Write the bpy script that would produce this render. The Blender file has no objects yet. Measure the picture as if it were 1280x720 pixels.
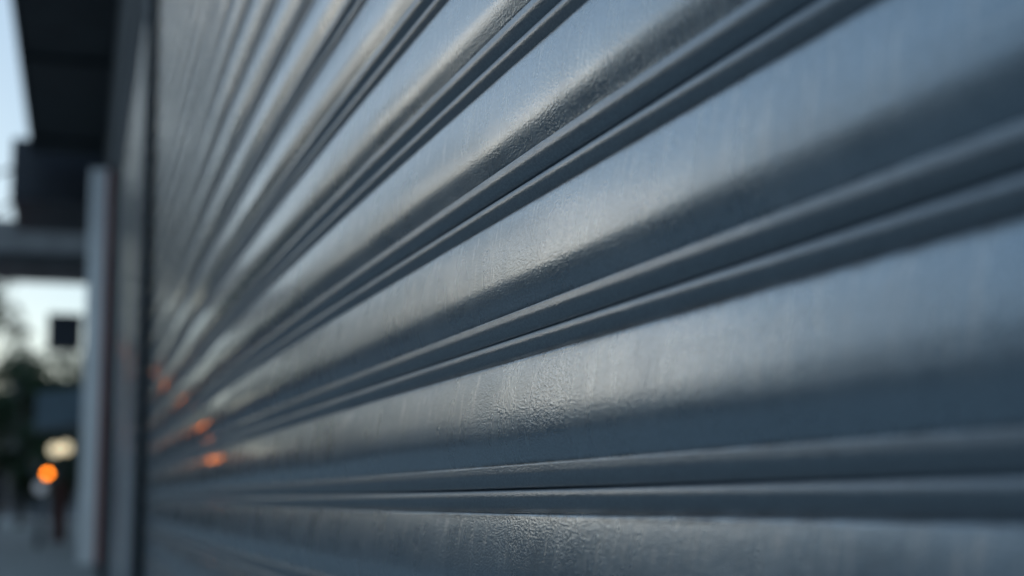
import bpy, bmesh, math, random
from mathutils import Vector, noise
random.seed(7)
C = bpy.context.scene.collection
PI = math.pi

# ------------------------------------------------------------------ frame of the place
EYE = 0.78                       # the camera is held low, beside the shutter
P = 0.09                         # height of one slat
D0, CB, SL = 0.28175, 0.0089236, 0.05
YB = SL / (2 * CB)               # the curtain bows until here, then runs straight
OFF = D0 + CB * YB * YB - SL * YB
YG = 5.42                        # end of the near curtain (guide rail)

def curtain_x(y):
    if y < YB:
        return D0 + CB * y * y
    return OFF + SL * y

def fx(a, y):                    # x of a line that runs with the street, a metres from the camera's line
    return a + SL * y

# ------------------------------------------------------------------ materials
def new_mat(name):
    m = bpy.data.materials.new(name); m.use_nodes = True
    nt = m.node_tree
    return m, nt, nt.nodes['Principled BSDF']

def N(nt, kind, **kw):
    n = nt.nodes.new(kind)
    for k, v in kw.items():
        if k in n.inputs: n.inputs[k].default_value = v
        else: setattr(n, k, v)
    return n

def plain(name, col, rough=.6, metal=0., var=.25, scale=3., bump=0., spec=.5):
    m, nt, b = new_mat(name)
    b.inputs['Roughness'].default_value = rough
    b.inputs['Metallic'].default_value = metal
    b.inputs['Specular IOR Level'].default_value = spec
    g = N(nt, 'ShaderNodeNewGeometry')
    no = N(nt, 'ShaderNodeTexNoise', Scale=scale, Detail=6.)
    nt.links.new(g.outputs['Position'], no.inputs['Vector'])
    r = N(nt, 'ShaderNodeValToRGB')
    r.color_ramp.elements[0].position = .3; r.color_ramp.elements[1].position = .7
    r.color_ramp.elements[0].color = (*[c * (1 - var) for c in col], 1)
    r.color_ramp.elements[1].color = (*[min(1, c * (1 + var)) for c in col], 1)
    nt.links.new(no.outputs['Fac'], r.inputs['Fac'])
    nt.links.new(r.outputs['Color'], b.inputs['Base Color'])
    if bump:
        bu = N(nt, 'ShaderNodeBump', Strength=bump, Distance=.01)
        n2 = N(nt, 'ShaderNodeTexNoise', Scale=scale * 12, Detail=4.)
        nt.links.new(g.outputs['Position'], n2.inputs['Vector'])
        nt.links.new(n2.outputs['Fac'], bu.inputs['Height'])
        nt.links.new(bu.outputs['Normal'], b.inputs['Normal'])
    return m

def lamp_mat(name, col, strength):
    m, nt, b = new_mat(name)
    b.inputs['Base Color'].default_value = (*col, 1)
    b.inputs['Emission Color'].default_value = (*col, 1)
    b.inputs['Emission Strength'].default_value = strength
    return m

def slat_mat(name='painted_galvanised_steel'):
    m, nt, b = new_mat(name)
    L = nt.links.new
    g = N(nt, 'ShaderNodeNewGeometry')
    def mapped(sx, sy, sz):
        mp = N(nt, 'ShaderNodeMapping'); mp.inputs['Scale'].default_value = (sx, sy, sz)
        L(g.outputs['Position'], mp.inputs['Vector']); return mp.outputs['Vector']
    def tex(vec, scale, det=4., rough=.5):
        t = N(nt, 'ShaderNodeTexNoise', Scale=scale, Detail=det, Roughness=rough); L(vec, t.inputs['Vector']); return t.outputs['Fac']
    def rng(v, a, b_, c, d):
        r = N(nt, 'ShaderNodeMapRange'); L(v, r.inputs['Value'])
        for k, x in zip(('From Min', 'From Max', 'To Min', 'To Max'), (a, b_, c, d)): r.inputs[k].default_value = x
        return r.outputs['Result']
    def mth(op, a, b_):
        n = N(nt, 'ShaderNodeMath'); n.operation = op
        for i, v in enumerate((a, b_)):
            if isinstance(v, (int, float)): n.inputs[i].default_value = v
            else: L(v, n.inputs[i])
        return n.outputs[0]
    peel = tex(mapped(1, .42, 1), 820., 2., .45)          # leather-like paint grain, about 1.5 mm
    micro = tex(mapped(1, 1, 1), 2300., 1., .5)
    cloud = tex(mapped(1, 1, 1), 9., 5., .6)            # soft blotches
    drip = tex(mapped(55, 55, 5), 1., 5., .6)           # rain runs, stretched downwards
    fine_drip = tex(mapped(260, 260, 16), 1., 3., .6)
    wipe = tex(mapped(30, 3, 60), 1., 4., .6)           # rub marks along the slat
    base = N(nt, 'ShaderNodeValToRGB')
    e = base.color_ramp.elements
    e[0].position = .3; e[0].color = (.25, .33, .395, 1)
    e[1].position = .75; e[1].color = (.32, .405, .475, 1)
    mixv = mth('ADD', mth('MULTIPLY', cloud, .6), mth('MULTIPLY', drip, .4))
    L(mixv, base.inputs['Fac'])
    uv = N(nt, 'ShaderNodeUVMap'); uv.uv_map = 'profile'
    sp = N(nt, 'ShaderNodeSeparateXYZ'); L(uv.outputs['UV'], sp.inputs[0]); T = sp.outputs['Y']
    spg = N(nt, 'ShaderNodeSeparateXYZ'); L(g.outputs['Position'], spg.inputs[0])
    # the finish is weathered to a fine orange peel on this stretch and still smooth towards the far guide
    near = rng(mth('ADD', spg.outputs['Y'], mth('MULTIPLY', cloud, .8)), 1.7, 2.9, 1., .06)
    # rain runs start under a joint and die out down the face
    runs = mth('MULTIPLY', rng(fine_drip, .50, .64, 0., 1.), rng(drip, .42, .56, 0., 1.))
    runs = mth('MULTIPLY', runs, mth('MULTIPLY', rng(T, .16, .22, 0., 1.), rng(T, .35, .72, 1., 0.)))
    # grime in groove and lip, spread wider as painted shade beside the groove
    grime_shade = mth('MAXIMUM', mth('MULTIPLY', rng(T, .095, .15, 0., 1.), rng(T, .165, .205, 1., 0.)), mth('MULTIPLY', rng(T, .815, .842, 0., 1.), rng(T, .848, .86, 1., 0.)))
    grime_shade = mth('MULTIPLY', grime_shade, rng(tex(mapped(40, 40, 30), 1., 5., .7), .35, .65, .15, 1.))
    # fine slanted scratches
    sm = N(nt, 'ShaderNodeMapping'); sm.inputs['Rotation'].default_value = (.9, 0, 0); sm.inputs['Scale'].default_value = (10, 9, 420)
    L(g.outputs['Position'], sm.inputs['Vector'])
    scr = mth('MULTIPLY', rng(tex(sm.outputs['Vector'], 1., 1., .4), .70, .76, 0., 1.), rng(tex(mapped(1, 1, 1), 7., 2.), .52, .62, 0., 1.))
    dust = N(nt, 'ShaderNodeMix'); dust.data_type = 'RGBA'
    L(mth('ADD', mth('MULTIPLY', runs, .8), mth('MULTIPLY', scr, .6)), dust.inputs['Factor'])
    L(base.outputs['Color'], dust.inputs[6]); dust.inputs[7].default_value = (.52, .55, .56, 1)
    gm = N(nt, 'ShaderNodeMix'); gm.data_type = 'RGBA'
    L(mth('MULTIPLY', grime_shade, .8), gm.inputs['Factor']); L(dust.outputs[2], gm.inputs[6]); gm.inputs[7].default_value = (.035, .036, .035, 1)
    # rolls scuffed and dulled by winding, and coloured darker to tone down their highlights
    rub_dim = mth('MAXIMUM', rng(T, .145, .155, 1., 0.), rng(T, .846, .856, 0., 1.))
    rb = N(nt, 'ShaderNodeMix'); rb.data_type = 'RGBA'
    L(mth('MULTIPLY', rub_dim, rng(wipe, .3, .7, .65, .95)), rb.inputs['Factor']); L(gm.outputs[2], rb.inputs[6]); rb.inputs[7].default_value = (.23, .27, .305, 1)
    dust = rb
    mott = N(nt, 'ShaderNodeMix'); mott.data_type = 'RGBA'; mott.blend_type = 'MULTIPLY'; mott.inputs['Factor'].default_value = 1.
    g3 = N(nt, 'ShaderNodeCombineColor')
    mv = rng(peel, .3, .7, .84, 1.16)
    for k in range(3): L(mv, g3.inputs[k])
    L(dust.outputs[2], mott.inputs[6]); L(g3.outputs[0], mott.inputs[7])
    L(mott.outputs[2], b.inputs['Base Color'])
    b.inputs['Metallic'].default_value = .62
    
    b.inputs['Coat IOR'].default_value = 1.5
    rr = mth('ADD', rng(cloud, .3, .7, ROUGH - .05, ROUGH + .05), rng(drip, .45, .75, 0., .05))
    rr = mth('ADD', rr, rng(wipe, .5, .8, 0., .05))
    rr = mth('ADD', rr, mth('MULTIPLY', rub_dim, .10))
    L(rr, b.inputs['Roughness'])
    L(mth('MULTIPLY', rng(grime_shade, 0., 1., .5, .1), rng(rub_dim, 0., 1., 1., .45)), b.inputs['Coat Weight'])
    L(mth('ADD', mth('MULTIPLY', runs, .25), mth('MULTIPLY', rng(cloud, .3, .7, .06, .13), rng(near, 0., 1., .4, 1.))), b.inputs['Coat Roughness'])
    bu = N(nt, 'ShaderNodeBump', Strength=1.); bu.inputs['Distance'].default_value = PEEL
    patch = rng(tex(mapped(1, 1, 1), 14., 3.), .35, .65, .55, 1.)
    L(mth('MULTIPLY', mth('MULTIPLY', peel, patch), rng(near, 0., 1., .1, 1.)), bu.inputs['Height'])
    bu2 = N(nt, 'ShaderNodeBump', Strength=1.); bu2.inputs['Distance'].default_value = .00003
    L(drip, bu2.inputs['Height']); L(bu.outputs['Normal'], bu2.inputs['Normal'])
    bu3 = N(nt, 'ShaderNodeBump', Strength=1.); bu3.inputs['Distance'].default_value = .00001
    L(micro, bu3.inputs['Height']); L(bu2.outputs['Normal'], bu3.inputs['Normal'])
    L(bu3.outputs['Normal'], b.inputs['Normal'])
    bc = N(nt, 'ShaderNodeBump', Strength=1.); bc.inputs['Distance'].default_value = .00012
    L(mth('MULTIPLY', peel, near), bc.inputs['Height']); L(bc.outputs['Normal'], b.inputs['Coat Normal'])
    return m

ROUGH, PEEL = .27, .00038
M = {}
M['slat'] = slat_mat()
M['dark_steel'] = plain('dark_steel', (.035, .04, .045), .5, .3)
M['grey_metal'] = plain('grey_metal', (.18, .21, .24), .6, .2, .12)
M['pilaster'] = plain('pilaster_paint', (.15, .175, .20), .8, 0, .12)
M['grey_wall'] = plain('grey_wall', (.12, .13, .135), .8, 0, .15, 2., .3)
M['canopy'] = plain('canopy_black', (.08, .085, .09), .6, 0, .2)
M['box_black'] = plain('box_black', (.045, .052, .07), .45)
M['concrete'] = plain('pavement_concrete', (.36, .385, .38), .85, 0, .18, 1.3, .4)
M['asphalt'] = plain('asphalt', (.085, .088, .09), .85, 0, .25, 4., .5)
M['kerb'] = plain('kerb_stone', (.3, .3, .3), .8, 0, .15, 3., .3)
M['paint'] = plain('road_paint', (.7, .7, .68), .7, 0, .15, 6.)
M['panel'] = plain('panel_white', (.92, .93, .97), .35, .5, .03)
M['red'] = plain('panel_red', (.55, .10, .08), .5, 0, .1)
M['marquee'] = plain('marquee_grey', (.38, .37, .37), .7, 0, .35, 1.2)
M['sign_blue'] = plain('sign_blue_grey', (.2, .28, .34), .5, 0, .1)
M['brown'] = plain('board_red_brown', (.14, .05, .04), .6)
M['bark'] = plain('bark', (.09, .07, .05), .9, 0, .3, 12., .5)
M['leaf'] = plain('leaf_dark', (.05, .10, .045), .6, 0, .45, 1.5)
M['leaf_pale'] = plain('leaf_pale', (.09, .12, .06), .6, 0, .45, 1.5)
M['glass'] = plain('window_glass', (.03, .04, .05), .08, 0, .1, spec=.8)
M['frame'] = plain('window_frame', (.25, .25, .25), .5)
M['brickA'] = plain('rendered_wall_grey', (.20, .21, .23), .85, 0, .12, .7, .2)
M['brickB'] = plain('brick_brown', (.14, .11, .10), .85, 0, .2, 1.1, .3)
M['brickC'] = plain('stone_pale', (.26, .26, .26), .85, 0, .12, .8, .2)
M['trim'] = plain('cornice', (.35, .35, .34), .8)
M['orange'] = lamp_mat('signal_orange', (1., .22, .008), 16.)
M['orange_strong'] = lamp_mat('signal_orange_bright', (1., .22, .01), 7.)
M['cream'] = lamp_mat('globe_cream', (1., .86, .58), .75)
M['white_lamp'] = lamp_mat('globe_white', (.85, .92, 1.), .12)
M['cloth_dark'] = plain('dark_coat', (.02, .022, .03), .9)
M['skin'] = plain('skin', (.45, .28, .2), .6, 0, .05)
M['hair'] = plain('hair', (.03, .02, .015), .7)

# ------------------------------------------------------------------ mesh helpers
def obj(name, bm, mat, parent=None, smooth=False, loc=None):
    """link a bmesh as one object; loc = its origin in world space"""
    if loc is not None:
        bmesh.ops.translate(bm, vec=-Vector(loc), verts=bm.verts)
    me = bpy.data.meshes.new(name)
    bmesh.ops.recalc_face_normals(bm, faces=bm.faces)
    bm.to_mesh(me); bm.free()
    me.materials.append(mat)
    if smooth:
        for p in me.polygons: p.use_smooth = True
    o = bpy.data.objects.new(name, me); C.objects.link(o)
    if loc is not None: o.location = loc
    if parent is not None:
        o.parent = parent
        o.matrix_parent_inverse.identity()
        if loc is not None: o.location = Vector(loc) - world_loc(parent)
        else: o.location = -world_loc(parent)
    return o

def world_loc(o):
    v = Vector(o.location)
    while o.parent is not None:
        o = o.parent; v += Vector(o.location)
    return v

def tag(o, label=None, cat=None, group=None, kind=None):
    if label: o['label'] = label
    if cat: o['category'] = cat
    if group: o['group'] = group
    if kind: o['kind'] = kind
    return o

def thing(name, loc, label, cat, group=None):
    o = bpy.data.objects.new(name, None); C.objects.link(o); o.location = loc
    o.empty_display_size = .1
    return tag(o, label, cat, group)

def child_empty(name, parent):
    o = bpy.data.objects.new(name, None); C.objects.link(o); o.parent = parent
    return o

def hexa(bm, pts):
    v = [bm.verts.new(p) for p in pts]
    for f in ((0, 3, 2, 1), (4, 5, 6, 7), (0, 1, 5, 4), (1, 2, 6, 5), (2, 3, 7, 6), (3, 0, 4, 7)):
        bm.faces.new([v[i] for i in f])

def sbox(bm, a0, a1, y0, y1, z0, z1, bevel=0.):
    """a box that runs with the street: a across, y along"""
    b = bmesh.new()
    hexa(b, [(fx(a0, y0), y0, z0), (fx(a1, y0), y0, z0), (fx(a1, y1), y1, z0), (fx(a0, y1), y1, z0),
             (fx(a0, y0), y0, z1), (fx(a1, y0), y0, z1), (fx(a1, y1), y1, z1), (fx(a0, y1), y1, z1)])
    if bevel:
        bmesh.ops.bevel(b, geom=b.edges[:], offset=bevel, segments=2, affect='EDGES', profile=.5)
    join(bm, b)

def join(bm, b):
    me = bpy.data.meshes.new('tmp'); b.to_mesh(me); b.free(); bm.from_mesh(me); bpy.data.meshes.remove(me)

def cyl(bm, p0, p1, r0, r1=None, seg=12):
    r1 = r0 if r1 is None else r1
    p0, p1 = Vector(p0), Vector(p1); d = (p1 - p0).normalized()
    u = d.orthogonal().normalized(); w = d.cross(u)
    A = [bm.verts.new(p0 + (u * math.cos(t) + w * math.sin(t)) * r0) for t in [2 * PI * i / seg for i in range(seg)]]
    B = [bm.verts.new(p1 + (u * math.cos(t) + w * math.sin(t)) * r1) for t in [2 * PI * i / seg for i in range(seg)]]
    for i in range(seg):
        bm.faces.new((A[i], A[(i + 1) % seg], B[(i + 1) % seg], B[i]))
    bm.faces.new(A[::-1]); bm.faces.new(B)

def ball(bm, c, r, seg=16):
    b = bmesh.new(); bmesh.ops.create_uvsphere(b, u_segments=seg, v_segments=seg // 2, radius=r)
    bmesh.ops.translate(b, vec=c, verts=b.verts); join(bm, b)

# ------------------------------------------------------------------ slat profile (t down in pitches, d outwards in metres)
def profile():
    pts = []
    # hidden hook behind the roll of the slat above
    pts += [(-.02, -.012), (-.004, -.0085)]
    # upper roll of the slat: a convex bead that catches the light on its shoulder
    def bead(t0, t1, d, key, n=18):
        for i in range(n):
            u = (i + .5) / n
            for (u0, v0), (u1, v1) in zip(key, key[1:]):
                if u <= u1: a = v0 + (v1 - v0) * (u - u0) / (u1 - u0); break
            d += math.tan(math.radians(a)) * (t1 - t0) / n * P
            pts.append((t0 + (t1 - t0) * (i + 1) / n, d))
        return d
    pts.append((.002, -.0052))
    bead(.004, .148, -.0042, ((0, 62), (.07, 26), (.28, 7), (.37, -7), (.55, -27), (.88, -34), (1, -60)))
    # narrow groove, then the broad curved face
    pts += [(.151, -.0062), (.157, -.0048)]
    n = 40
    d = -.0034; t0 = .160
    def slope(u):                 # which way the steel faces: + up, - down (degrees)
        key = ((0, 14), (.15, 11), (.45, 7), (.65, 1), (.78, -11), (.89, -18), (1, -16))
        for (u0, v0), (u1, v1) in zip(key, key[1:]):
            if u <= u1: return v0 + (v1 - v0) * (u - u0) / (u1 - u0)
        return key[-1][1]
    for i in range(n + 1):
        u = i / n
        t = .160 + .680 * u
        d += math.tan(math.radians(slope(max(0, u - .5 / n)))) * (t - t0) * P; t0 = t
        pts.append((t, d))
    e = d
    # lip, a sharp little step outwards, then the lower roll
    pts += [(.8435, e - .0001), (.8455, e + .0012), (.8485, e + .0018)]
    bead(.8485, .995, e + .0018, ((0, 3), (.12, 6), (.28, 5), (.38, -8), (.60, -28), (.88, -40), (1, -70)))
    pts += [(.998, -.0115)]
    return pts
PROF = profile()

def y_samples(y0, y1):
    ys, y = [], y0
    while y < y1:
        ys.append(y)
        y += max(.012, .02 * abs(y)) if y > 0 else .05
    ys.append(y1)
    return ys

def slat_mesh(ztop, y0, y1, xf, seed, ny=None, dent=1.):
    ys = y_samples(y0, y1) if ny is None else [y0 + (y1 - y0) * i / ny for i in range(ny + 1)]
    bm = bmesh.new(); rows = []; uvs = {}
    bow = (random.random() - .5) * .0012 * dent
    tilt = math.tan(math.radians(random.uniform(-1.1, 1.1))) * P
    for y in ys:
        # gentle unevenness of real thin steel: long waves and a few shallow dents
        w = noise.noise(Vector((y * 1.7, seed * 3.1, 0))) * .0004 * dent
        wz = noise.noise(Vector((y * .9, seed * 5.7, 4))) * .0008 * dent
        row = []
        for t, d in PROF:
            k = noise.noise(Vector((y * 5.5, t * 2.4 + seed * 7.3, 9))) * (.0005 if y < 2 else .0005 - .0003 * min(1, (y - 2) / .8)) * dent if .16 < t < .84 else 0.
            v = bm.verts.new((xf(y) - d - tilt * (t - .5) - w - k, y, ztop - t * P + wz + bow)); uvs[v] = (y, t); row.append(v)
        rows.append(row)
    for a, b in zip(rows, rows[1:]):
        for i in range(len(PROF) - 1):
            bm.faces.new((a[i], b[i], b[i + 1], a[i + 1]))
    lay = bm.loops.layers.uv.new('profile')
    for f in bm.faces:
        for l in f.loops: l[lay].uv = uvs[l.vert]
    return bm

def seam_z(k): return EYE + (4.0852 - k) * P

# ------------------------------------------------------------------ near shutter
Y_NEAR = -1.3
sh = thing('roller_shutter', (curtain_x(YG), YG, 0), 'blue-grey steel roller shutter with wide curved slats filling most of the photo', 'roller shutter', 'roller shutters along the shop front')
cur = child_empty('curtain', sh)
ks = list(range(-19, 13))
for k in ks:
    z = seam_z(k - 1)
    obj('slat', slat_mesh(z, Y_NEAR, YG - .012, curtain_x, k + 40), M['slat'], cur, True,
        loc=(curtain_x(YG), YG, z))
bm = bmesh.new()
zb = seam_z(12)
sbox(bm, OFF - .004, OFF + .028, 3., YG - .014, .012, zb - .004, .002)
obj('bottom_bar', bm, M['grey_metal'], sh)
def guide(y, parent, top, mat, wid=.05):
    # U channel: two lips and a back, opening towards the curtain
    bm = bmesh.new()
    sbox(bm, OFF - .030, OFF - .020, y, y + wid, 0, top)
    sbox(bm, OFF + .034, OFF + .044, y, y + wid, 0, top)
    sbox(bm, OFF - .020, OFF + .034, y + wid - .010, y + wid, 0, top)
    return obj('guide_rail', bm, mat, parent)
guide(YG - .02, sh, seam_z(-20), M['dark_steel'])
bm = bmesh.new()
b = bmesh.new()
ztop = seam_z(-20)
hexa(b, [(D0 - .03, Y_NEAR, ztop + .002), (D0 + .35, Y_NEAR, ztop + .002), (fx(OFF + .32, YG + .03), YG + .03, ztop + .002), (fx(OFF - .06, YG + .03), YG + .03, ztop + .002),
         (D0 - .03, Y_NEAR, ztop + .36), (D0 + .35, Y_NEAR, ztop + .36), (fx(OFF + .32, YG + .03), YG + .03, ztop + .36), (fx(OFF - .06, YG + .03), YG + .03, ztop + .36)])
join(bm, b)
obj('hood', bm, M['grey_metal'], sh)

# ------------------------------------------------------------------ second shutter
Y2A, Y2B = 6.106, 12.2
sh2 = thing('roller_shutter', (fx(OFF, Y2A), Y2A, 0), 'narrow-looking grey ribbed roller shutter beyond the vertical metal frame of the near one', 'roller shutter', 'roller shutters along the shop front')
cur2 = child_empty('curtain', sh2)
for k in range(-19, 13):
    z = seam_z(k - 1)
    obj('slat', slat_mesh(z, Y2A + .03, Y2B - .03, lambda y: fx(OFF + .012, y), k + 90, 40, .8), M['slat'], cur2, True,
        loc=(fx(OFF, Y2A), Y2A, z))
for y in (Y2A, Y2B - .05):
    bm = bmesh.new()
    sbox(bm, OFF - .018, OFF - .008, y, y + .05, 0, ztop); sbox(bm, OFF + .05, OFF + .06, y, y + .05, 0, ztop)
    obj('guide_rail', bm, M['dark_steel'], sh2)
bm = bmesh.new(); sbox(bm, OFF - .0, OFF + .035, Y2A + .03, Y2B - .06, .012, zb - .004)
obj('bottom_bar', bm, M['grey_metal'], sh2)

# ------------------------------------------------------------------ shop building that carries the shutters
sb = thing('shop_building', (fx(OFF, YG), YG, 0), 'dark grey shop front wall around the two roller shutters', 'building')
bm = bmesh.new(); sbox(bm, OFF - .018, OFF + .4, YG + .036, 6.1, 0, ztop + .36, .004)
obj('metal_pilaster', bm, M['pilaster'], sb)
bm = bmesh.new(); sbox(bm, OFF - .015, OFF + .4, YG + .04, 22.1, ztop + .364, 7.2)
b = bmesh.new(); sbox(b, OFF + .0, OFF + .5, Y_NEAR, YG + .036, ztop + .364, 7.2); join(bm, b)
obj('upper_wall', bm, M['grey_wall'], sb)
bm = bmesh.new(); sbox(bm, OFF + .005, OFF + .5, Y2A - .004, Y2B + .01, ztop + .004, ztop + .36)
obj('lintel', bm, M['grey_wall'], sb)
bm = bmesh.new(); sbox(bm, OFF - .04, OFF + .4, Y2B + .012, Y2B + .4, 0, ztop + .36)
obj('dark_jamb', bm, M['dark_steel'], sb)
bm = bmesh.new(); sbox(bm, OFF + .02, OFF + .4, Y2B + .402, 22.1, 0, ztop + .36)
obj('lower_wall', bm, M['grey_wall'], sb)
bm = bmesh.new(); sbox(bm, OFF + .45, OFF + 6, Y_NEAR, 22.1, 0, 7.1)
obj('body', bm, M['grey_wall'], sb)

# tall pale panel standing against the wall
pn = thing('upright_panel', (fx(.1, 12.7), 12.7, .32), 'tall narrow pale blue panel with red inner edge fixed past the second shutter', 'panel')
bm = bmesh.new(); sbox(bm, .013, .150, 12.66, 12.84, .32, 3.37, .008)
obj('pale_face', bm, M['panel'], pn)
bm = bmesh.new(); sbox(bm, .1515, .200, 12.63, 12.82, .32, 3.35)
obj('red_edge', bm, M['red'], pn)
bm = bmesh.new(); sbox(bm, .160, OFF + .019, 12.823, 12.85, .5, 3.2)
obj('fixing_plate', bm, M['dark_steel'], pn)

# canopy
cn = thing('canopy', (fx(OFF - .4, 15), 15, EYE + 4.36), 'large flat black canopy overhead at the upper left edge', 'canopy')
bm = bmesh.new(); sbox(bm, OFF - .905, OFF - .016, 5.0, 20.9, EYE + 4.42, EYE + 4.62)
obj('soffit_slab', bm, M['canopy'], cn)
bm = bmesh.new(); sbox(bm, OFF - .925, OFF - .907, 5.0, 20.9, EYE + 4.36, EYE + 4.75)
obj('fascia', bm, M['box_black'], cn)
for y in (5.2, 8.9, 12.5, 16.2, 19.9):
    bm = bmesh.new(); sbox(bm, OFF - .9, OFF - .017, y, y + .06, EYE + 4.37, EYE + 4.418)
    obj('rib', bm, M['canopy'], cn)

# box sign
bx = thing('box_sign', (fx(OFF - .6, 22), 22, EYE + 3.9), 'dark boxy sign hanging out from the wall just beneath the far end of the canopy', 'sign')
bm = bmesh.new(); sbox(bm, OFF - 1.19, OFF - .02, 21.4, 23.9, EYE + 3.90, EYE + 4.72, .02)
obj('cabinet', bm, M['box_black'], bx)
bm = bmesh.new(); sbox(bm, OFF - 1.10, OFF - .1, 21.375, 21.397, EYE + 4.05, EYE + 4.6)
obj('front_face', bm, M['box_black'], bx)
for a in (-.9, -.3):
    bm = bmesh.new(); sbox(bm, OFF + a, OFF + a + .05, 22.2, 22.25, EYE + 4.722, EYE + 5.1)
    obj('bracket', bm, M['dark_steel'], bx)

# grey marquee further on
mq = thing('marquee', (fx(OFF - 1.5, 30), 30, EYE + 4.2), 'weathered grey-brown marquee projecting over the pavement above the bright gap', 'marquee')
bm = bmesh.new(); sbox(bm, OFF - 4.4, OFF - .01, 30, 33, EYE + 4.36, EYE + 5.1)
obj('slab', bm, M['marquee'], mq)
bm = bmesh.new(); sbox(bm, OFF - 4.42, OFF - .01, 29.96, 29.998, EYE + 4.32, EYE + 4.5)
obj('edge_trim', bm, M['dark_steel'], mq)
for a in (-3.9, -2.0, -.6):
    bm = bmesh.new(); cyl(bm, (fx(OFF + a, 30.2), 30.2, EYE + 5.1), (fx(OFF + a * .2, 30.2), 30.2, EYE + 6.4), .03)
    obj('tie_rod', bm, M['dark_steel'], mq)

# small dark blade sign
bl = thing('blade_sign', (fx(OFF, 25), 25, EYE + 2.5), 'small square black blade sign seen against the bright sky', 'sign', 'signs hung from the shop fronts')
bm = bmesh.new(); sbox(bm, .73 - 1.25, 1.24 - 1.25, 24.95, 25.07, EYE + 2.28, EYE + 2.84, .01)
obj('plate', bm, M['box_black'], bl)
bm = bmesh.new(); sbox(bm, 1.24 - 1.25 + .001, OFF, 24.99, 25.03, EYE + 2.74, EYE + 2.78)
obj('arm', bm, M['dark_steel'], bl)
bm = bmesh.new(); sbox(bm, OFF - .012, OFF - .001, 24.92, 25.1, EYE + 2.6, EYE + 2.9)
obj('wall_plate', bm, M['dark_steel'], bl)

# blue-grey awning
aw = thing('awning', (fx(OFF, 30), 30, EYE + 1.4), 'small blue-grey awning over a shop door in front of the dark trees', 'awning')
bm = bmesh.new()
y0, y1 = 29.4, 31.4
a0, a1 = OFF - .97, OFF - .002
hexa(bm, [(fx(a0, y0), y0, EYE + 1.29), (fx(a1, y0), y0, EYE + 1.45), (fx(a1, y1), y1, EYE + 1.45), (fx(a0, y1), y1, EYE + 1.29),
          (fx(a0, y0), y0, EYE + 1.93), (fx(a1, y0), y0, EYE + 2.04), (fx(a1, y1), y1, EYE + 2.04), (fx(a0, y1), y1, EYE + 1.93)])
obj('canvas_hood', bm, M['sign_blue'], aw)
bm = bmesh.new(); sbox(bm, a0 + .01, a1, y0 + .01, y0 + .04, EYE + 1.24, EYE + 1.288)
obj('valance', bm, M['frame'], aw)

# ------------------------------------------------------------------ ground
def sheet(name, a0, a1, y0, y1, z, mat, sub=1):
    bm = bmesh.new()
    v = [bm.verts.new(p) for p in ((fx(a0, y0), y0, z), (fx(a1, y0), y0, z), (fx(a1, y1), y1, z), (fx(a0, y1), y1, z))]
    bm.faces.new(v)
    o = obj(name, bm, mat); return tag(o, kind='structure')
KA = -4.6          # near kerb
sheet('ground', -400, 400, -300, 900, -.13, M['asphalt'])
bm = bmesh.new(); sbox(bm, KA, 8, -30, 84, -.125, 0); tag(obj('pavement', bm, M['concrete']), kind='structure')
bm = bmesh.new(); sbox(bm, KA - .15, KA - .002, -30, 84, -.125, .005, .01); tag(obj('kerb', bm, M['kerb']), kind='structure')
bm = bmesh.new(); sbox(bm, -20, -15.2, -30, 84, -.125, 0); tag(obj('pavement', bm, M['concrete']), kind='structure')
bm = bmesh.new(); sbox(bm, -15.198, -15.05, -30, 84, -.125, .005, .01); tag(obj('kerb', bm, M['kerb']), kind='structure')
bm = bmesh.new()
y = -24.
while y < 84:
    b = bmesh.new(); v = [b.verts.new(p) for p in ((fx(-9.98, y), y, -.126), (fx(-9.84, y), y, -.126), (fx(-9.84, y + 3), y + 3, -.126), (fx(-9.98, y + 3), y + 3, -.126))]
    b.faces.new(v); join(bm, b); y += 7.5
tag(obj('road_marking', bm, M['paint']), kind='structure')

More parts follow.
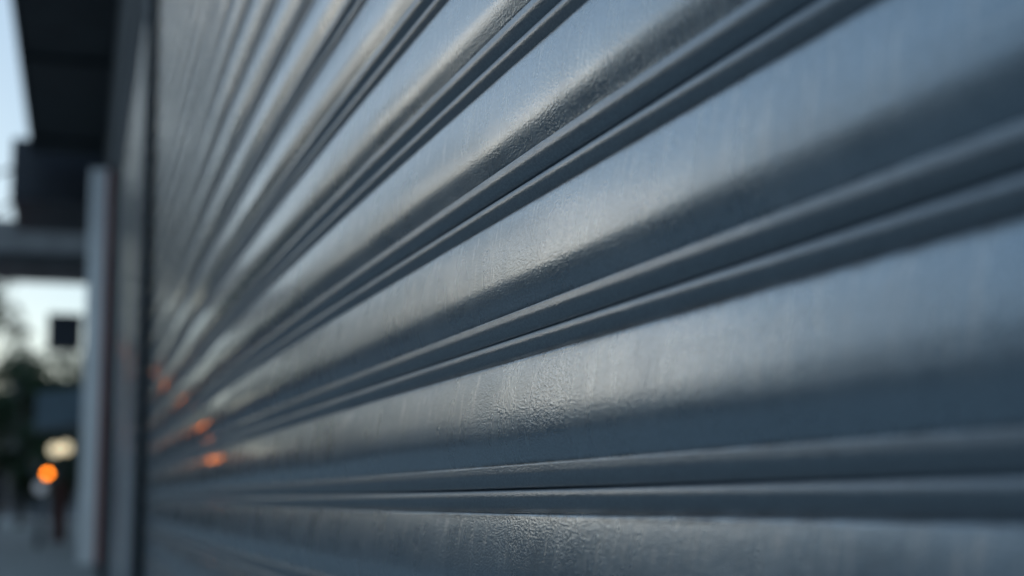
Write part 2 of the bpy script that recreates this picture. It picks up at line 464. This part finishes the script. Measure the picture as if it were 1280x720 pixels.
# ------------------------------------------------------------------ buildings
def building(name, a0, a1, y0, y1, h, mat, face, label, floors=3, nwin=5, win=True, wy=None):
    """face: 'near' = windows look towards -a (our side of the street), 'far' = towards +a, 'front' = towards the camera"""
    t = thing(name, (fx((a0 + a1) / 2, y0), y0, 0), label, 'building')
    bm = bmesh.new(); sbox(bm, a0, a1, y0, y1, -.12, h)
    obj('wall', bm, mat, t)
    bm = bmesh.new(); sbox(bm, a0 - .15, a1 + .15, y0 - .15, y1 + .15, h + .002, h + .4, .03)
    obj('cornice', bm, M['trim'], t)
    if not win: return t
    fh = (h - 3.4) / max(1, floors - 1)
    L = (a1 - a0) if face == 'front' else (y1 - y0)
    step = L / nwin
    for fl in range(floors):
        for i in range(nwin):
            w = step * (.72 if fl == 0 else .42); c = (i + .5) * step
            z0 = .5 if fl == 0 else 3.4 + (fl - 1) * fh + fh * .22
            z1 = 2.9 if fl == 0 else z0 + fh * .58
            fb = bmesh.new(); gb = bmesh.new()
            def pan(bmm, cw0, cw1, zz0, zz1, dep):
                if face == 'far': sbox(bmm, a1 - .02, a1 + dep, y0 + cw0, y0 + cw1, zz0, zz1)
                elif face == 'near': sbox(bmm, a0 - dep, a0 + .02, y0 + cw0, y0 + cw1, zz0, zz1)
                else: sbox(bmm, a0 + cw0, a0 + cw1, y0 - dep, y0 + .02, zz0, zz1)
            f = .08
            pan(fb, c - w / 2, c - w / 2 + f, z0, z1, .07); pan(fb, c + w / 2 - f, c + w / 2, z0, z1, .07)
            pan(fb, c - w / 2 + f, c + w / 2 - f, z1 - f, z1, .068); pan(fb, c - w / 2 - .05, c + w / 2 + .05, z0 - f, z0 - .002, .12)
            pan(fb, c - .03, c + .03, z0, z1 - f, .06)
            wo = obj('window', fb, M['frame'], t)
            pan(gb, c - w / 2 + f, c + w / 2 - f, z0, z1 - f, .02)
            obj('pane', gb, M['glass'], wo)
    return t
building('brick_building', -27, -18, -12, 4, 7.2, M['brickB'], 'far', 'brown brick building across the road behind the camera side', 2, 5)
building('rendered_building', -27, -18, 4.3, 20, 10.5, M['brickA'], 'far', 'tall grey rendered building across the road from the shutter', 4, 5)
building('stone_building', -27, -18, 20.3, 40, 8.6, M['brickC'], 'far', 'pale stone building in the middle of the row across the road', 3, 6)
building('brick_building', -27, -18, 40.3, 58, 6.9, M['brickB'], 'far', 'brown brick building farthest along the row across the road', 3, 5)
building('rendered_building', -27, -18, 58.3, 84, 7.8, M['brickA'], 'far', 'grey rendered corner building at the far end across the road', 3, 6)
building('shop_block', OFF, OFF + 9, 22.12, 48, 8.2, M['brickA'], 'near', 'grey shop block carrying the hanging signs beyond the shutters', 2, 7)
building('corner_block', OFF + .1, OFF + 9, 48.3, 84, 9, M['brickB'], 'near', 'brown brick corner block at the far end of the pavement', 2, 7)
for i, (a0, a1, h, mt, lb) in enumerate(((-70, -44, 9.5, 'brickC', 'wide pale stone block closing the street far to the left'),
                                         (-44.5, -22, 12.5, 'brickA', 'grey block far down the road left of the street axis'),
                                         (-23, -6, 10.5, 'brickB', 'brown block far away that closes the view down the road'),
                                         (-6.5, 14, 12, 'brickA', 'grey block far away behind the dark street trees'))):
    building('distant_block', a0, a1, 150 + i * 2.5, 165 + i * 2.5, h, M[mt], 'front', lb, 3, 6)

# ------------------------------------------------------------------ trees
def tree(x, y, h, r, label, seed, nleaf=2600, leafm='leaf', base=.35, squash=1.):
    rnd = random.Random(seed)
    t = thing('street_tree', (x, y, 0), label, 'tree', 'street trees along the pavement')
    bm = bmesh.new()
    zc = h * base
    cyl(bm, (x, y, -.05), (x + .05, y, zc), .14, .10)
    cyl(bm, (x + .05, y, zc - .02), (x, y, h * .8), .10, .03)
    tips = []
    for i in range(9):
        an = i * 2.4 + rnd.random(); z0 = zc + (h - zc) * .08 * i * .8
        q = (x + math.cos(an) * r * .62, y + math.sin(an) * r * .62, z0 + (h - zc) * .28)
        cyl(bm, (x + .03, y, z0), q, .05, .015, 7); tips.append(q)
    obj('trunk', bm, M['bark'], t)
    bm = bmesh.new()
    clumps = []
    for i in range(34):
        an = rnd.random() * 2 * PI; u = rnd.random() * 2 - 1
        rr = r * (.35 + .6 * rnd.random())
        cz = (zc + h) / 2 + (h - zc) * .5 * u * squash
        s = math.sqrt(max(.08, 1 - u * u))
        clumps.append((x + math.cos(an) * rr * s, y + math.sin(an) * rr * s, cz, r * (.2 + .22 * rnd.random())))
    for i in range(nleaf):
        c = clumps[rnd.randrange(len(clumps))]
        v = Vector((rnd.gauss(0, 1), rnd.gauss(0, 1), rnd.gauss(0, .8)))
        v = v.normalized() * c[3] * rnd.random() ** .45
        p = Vector(c[:3]) + v
        s = .05 + .06 * rnd.random()
        a = Vector((rnd.gauss(0, 1), rnd.gauss(0, 1), rnd.gauss(0, 1))).normalized(); b_ = a.orthogonal().normalized()
        vs = [bm.verts.new(p + a * s * 1.5), bm.verts.new(p + b_ * s * .7), bm.verts.new(p - a * s * 1.2), bm.verts.new(p - b_ * s * .7)]
        bm.faces.new(vs)
    obj('crown', bm, M[leafm], t)
tree(-.9, 42, 6.6, 1.75, 'loose paler street tree cut by the left edge of the photo', 1, 1700, 'leaf_pale', .58)
tree(1.0, 55, 5.7, 1.9, 'dense dark green tree beneath the bright gap of sky', 2, 5200, 'leaf', .22)
tree(2.55, 66, 6.9, 1.5, 'thin pale-leaved tree behind the small black blade sign', 3, 1500, 'leaf_pale', .4)
tree(-1.4, 63, 6.0, 2.3, 'broad dark tree left of the orange light', 4, 4600, 'leaf', .2)
tree(2.9, 74, 5.6, 1.7, 'dark rounded tree farthest down the pavement', 5, 3200, 'leaf', .2)
tree(-4.3, 27, 8.8, 2.9, 'big street tree nearest the camera at the kerb', 6, 5600, 'leaf', .3)
tree(-4.1, 38, 9.2, 3.0, 'tall kerb tree standing next after the nearest big one', 8, 5600, 'leaf', .3)
tree(-6.2, 51, 9.5, 3.2, 'tall broad tree out beyond the other kerb trees', 9, 5200, 'leaf', .25)

# ------------------------------------------------------------------ signals and lamps
def signal(name, x, y, z, label, r=.12, side=.2, mat='orange'):
    t = thing(name, (x, y, 0), label, 'signal')
    bm = bmesh.new(); cyl(bm, (x + side, y + .1, 0), (x + side, y + .1, z + .7), .055)
    obj('pole', bm, M['dark_steel'], t)
    bm = bmesh.new(); b = bmesh.new(); bmesh.ops.create_cube(b, size=1)
    bmesh.ops.scale(b, vec=(.34, .2, .38), verts=b.verts); bmesh.ops.bevel(b, geom=b.edges[:], offset=.03, segments=2, affect='EDGES')
    bmesh.ops.translate(b, vec=(x, y + .05, z), verts=b.verts); join(bm, b)
    ho = obj('housing', bm, M['box_black'], t)
    bm = bmesh.new(); cyl(bm, (x, y - .052, z), (x, y - .07, z), r, r, 20)
    obj('lamp_lens', bm, M[mat], ho)
signal('pedestrian_signal', 2.41, 75, EYE + 1.30, 'pedestrian signal showing orange on the pavement, in view at the left')
signal('traffic_signal', -.25, 36, EYE + 1.9, 'tall traffic signal up the street whose orange light streaks the shutter', .12, -.2, 'orange_strong')

def lantern(px_x, y, z, label, r=.17):
    t = thing('wall_lantern', (px_x, y, z), label, 'lamp', 'lit globe lamps on the shop front')
    bm = bmesh.new(); ball(bm, (px_x, y, z), r)
    obj('globe', bm, M['cream'], t, True)
    bm = bmesh.new(); cyl(bm, (px_x, y, z + r * .95), (px_x, y, z + r + .12), .05); cyl(bm, (px_x, y, z + r + .1), (fx(OFF, y), y, z + r + .1), .02)
    obj('bracket', bm, M['dark_steel'], t)
lantern(1.80, 50, EYE + 1.58, 'cream globe lamp above the orange light, left one of the pair')
lantern(2.12, 50, EYE + 1.64, 'cream globe lamp beside the pale panel, right one of the pair')

t = thing('bollard_lamp', (.86, 30, 0), 'low pale globe lamp on a bollard on the pavement', 'lamp')
bm = bmesh.new(); cyl(bm, (.86, 30, 0), (.86, 30, .93), .06, .05); obj('post', bm, M['dark_steel'], t)
bm = bmesh.new(); ball(bm, (.86, 30, 1.05), .105); obj('globe', bm, M['white_lamp'], t, True)

t = thing('sandwich_board', (1.4, 34, 0), 'small red-brown sandwich board on the pavement', 'sign')
for s in (-1, 1):
    bm = bmesh.new(); hexa(bm, [(1.22, 34 + s * .25 - .01, 0), (1.5, 34 + s * .25 - .01, 0), (1.5, 34 + s * .25 + .01, 0), (1.22, 34 + s * .25 + .01, 0),
                               (1.22, 34 + s * .02 - .01, 1.2), (1.5, 34 + s * .02 - .01, 1.2), (1.5, 34 + s * .02 + .01, 1.2), (1.22, 34 + s * .02 + .01, 1.2)])
    obj('board', bm, M['brown'], t)

# ------------------------------------------------------------------ person
def skin_mesh(name, joints, edges, mat, parent, lev=2):
    me = bpy.data.meshes.new(name); me.from_pydata([j[0] for j in joints], edges, [])
    o = bpy.data.objects.new(name, me); C.objects.link(o)
    o.modifiers.new('s', 'SKIN'); sv = me.skin_vertices[0].data
    for i, j in enumerate(joints): sv[i].radius = (j[1], j[1] * (j[2] if len(j) > 2 else 1)); sv[i].use_root = (i == 0)
    su = o.modifiers.new('u', 'SUBSURF'); su.levels = lev; su.render_levels = lev
    me.materials.append(mat); o.parent = parent
    return o
px, py = .02, 41
pr = thing('person', (px, py, 0), 'person in dark clothes walking towards us at the left edge', 'person')
J = [((0, 0, .95), .15, .8), ((0, 0, 1.18), .14, .75), ((0, 0, 1.40), .17, .62), ((0, 0, 1.50), .07), ((0, -.01, 1.58), .075), ((0, -.02, 1.68), .095, 1.1), ((0, -.01, 1.75), .07),
     ((.19, 0, 1.42), .06), ((.25, .05, 1.15), .045), ((.24, -.06, .92), .035), ((.24, -.09, .84), .035, .6),
     ((-.19, 0, 1.42), .06), ((-.25, -.05, 1.15), .045), ((-.24, -.16, .94), .035), ((-.24, -.2, .86), .035, .6),
     ((.1, 0, .86), .095), ((.11, -.12, .5), .065), ((.11, -.05, .1), .045), ((.12, -.2, .045), .04),
     ((-.1, 0, .86), .095), ((-.11, .08, .5), .065), ((-.11, .28, .14), .045), ((-.12, .18, .045), .04)]
E_ = [(0, 1), (1, 2), (2, 3), (3, 4), (4, 5), (5, 6), (2, 7), (7, 8), (8, 9), (9, 10), (2, 11), (11, 12), (12, 13), (13, 14), (0, 15), (15, 16), (16, 17), (17, 18), (0, 19), (19, 20), (20, 21), (21, 22)]
skin_mesh('body', J, E_, M['cloth_dark'], pr)
bm = bmesh.new(); ball(bm, (px, py - .055, 1.665), .085); obj('face', bm, M['skin'], pr, True)
bm = bmesh.new(); ball(bm, (px, py + .015, 1.71), .105); obj('hair', bm, M['hair'], pr, True)

# ------------------------------------------------------------------ light
SUN_EL, SUN_AZ = math.radians(9.5), math.radians(-16)    # azimuth from +Y, negative = left
w = bpy.data.worlds.new('World'); bpy.context.scene.world = w; w.use_nodes = True
nt = w.node_tree; bg = nt.nodes['Background']
sky = nt.nodes.new('ShaderNodeTexSky'); sky.sky_type = 'NISHITA'; sky.sun_disc = False
sky.sun_elevation = SUN_EL; sky.sun_rotation = SUN_AZ
sky.air_density = 1.; sky.dust_density = .3; sky.ozone_density = 2.2
mx = nt.nodes.new('ShaderNodeMix'); mx.data_type = 'RGBA'; mx.inputs['Factor'].default_value = .45
mx.inputs[7].default_value = (3.75, 5.15, 6.5, 1)       # a thin even veil of high cloud over the clear sky
nt.links.new(sky.outputs[0], mx.inputs[6]); nt.links.new(mx.outputs[2], bg.inputs[0]); bg.inputs[1].default_value = .1
sl = bpy.data.lights.new('sun', 'SUN'); so = bpy.data.objects.new('sun', sl); C.objects.link(so)
sl.energy = .036; sl.angle = math.radians(14); sl.color = (1, .85, .68)
dirv = Vector((math.sin(SUN_AZ) * math.cos(SUN_EL), math.cos(SUN_AZ) * math.cos(SUN_EL), math.sin(SUN_EL)))
so.rotation_euler = (-dirv).to_track_quat('-Z', 'Y').to_euler()
so.location = (0, 0, 20)

# ------------------------------------------------------------------ camera
cd = bpy.data.cameras.new('camera'); cam = bpy.data.objects.new('camera', cd); C.objects.link(cam)
cd.sensor_width = 36; cd.lens = 56.25
yaw, pit = 0.31309, 0.133577
cam.location = (0, 0, EYE)
cam.rotation_euler = (PI / 2 + pit, 0, -yaw)
cd.clip_start = .01; cd.clip_end = 3000
cd.dof.use_dof = True; cd.dof.focus_distance = .945; cd.dof.aperture_fstop = 5.0
cd.dof.aperture_blades = 0
sc = bpy.context.scene
sc.camera = cam
sc.view_settings.view_transform = 'Standard'; sc.view_settings.look = 'None'
sc.view_settings.exposure = .5; sc.view_settings.gamma = 1
sc.render.engine = 'CYCLES'
sc.cycles.use_denoising = True
sc.cycles.max_bounces = 8; sc.cycles.glossy_bounces = 6; sc.cycles.diffuse_bounces = 4
sc.cycles.sample_clamp_indirect = 6.
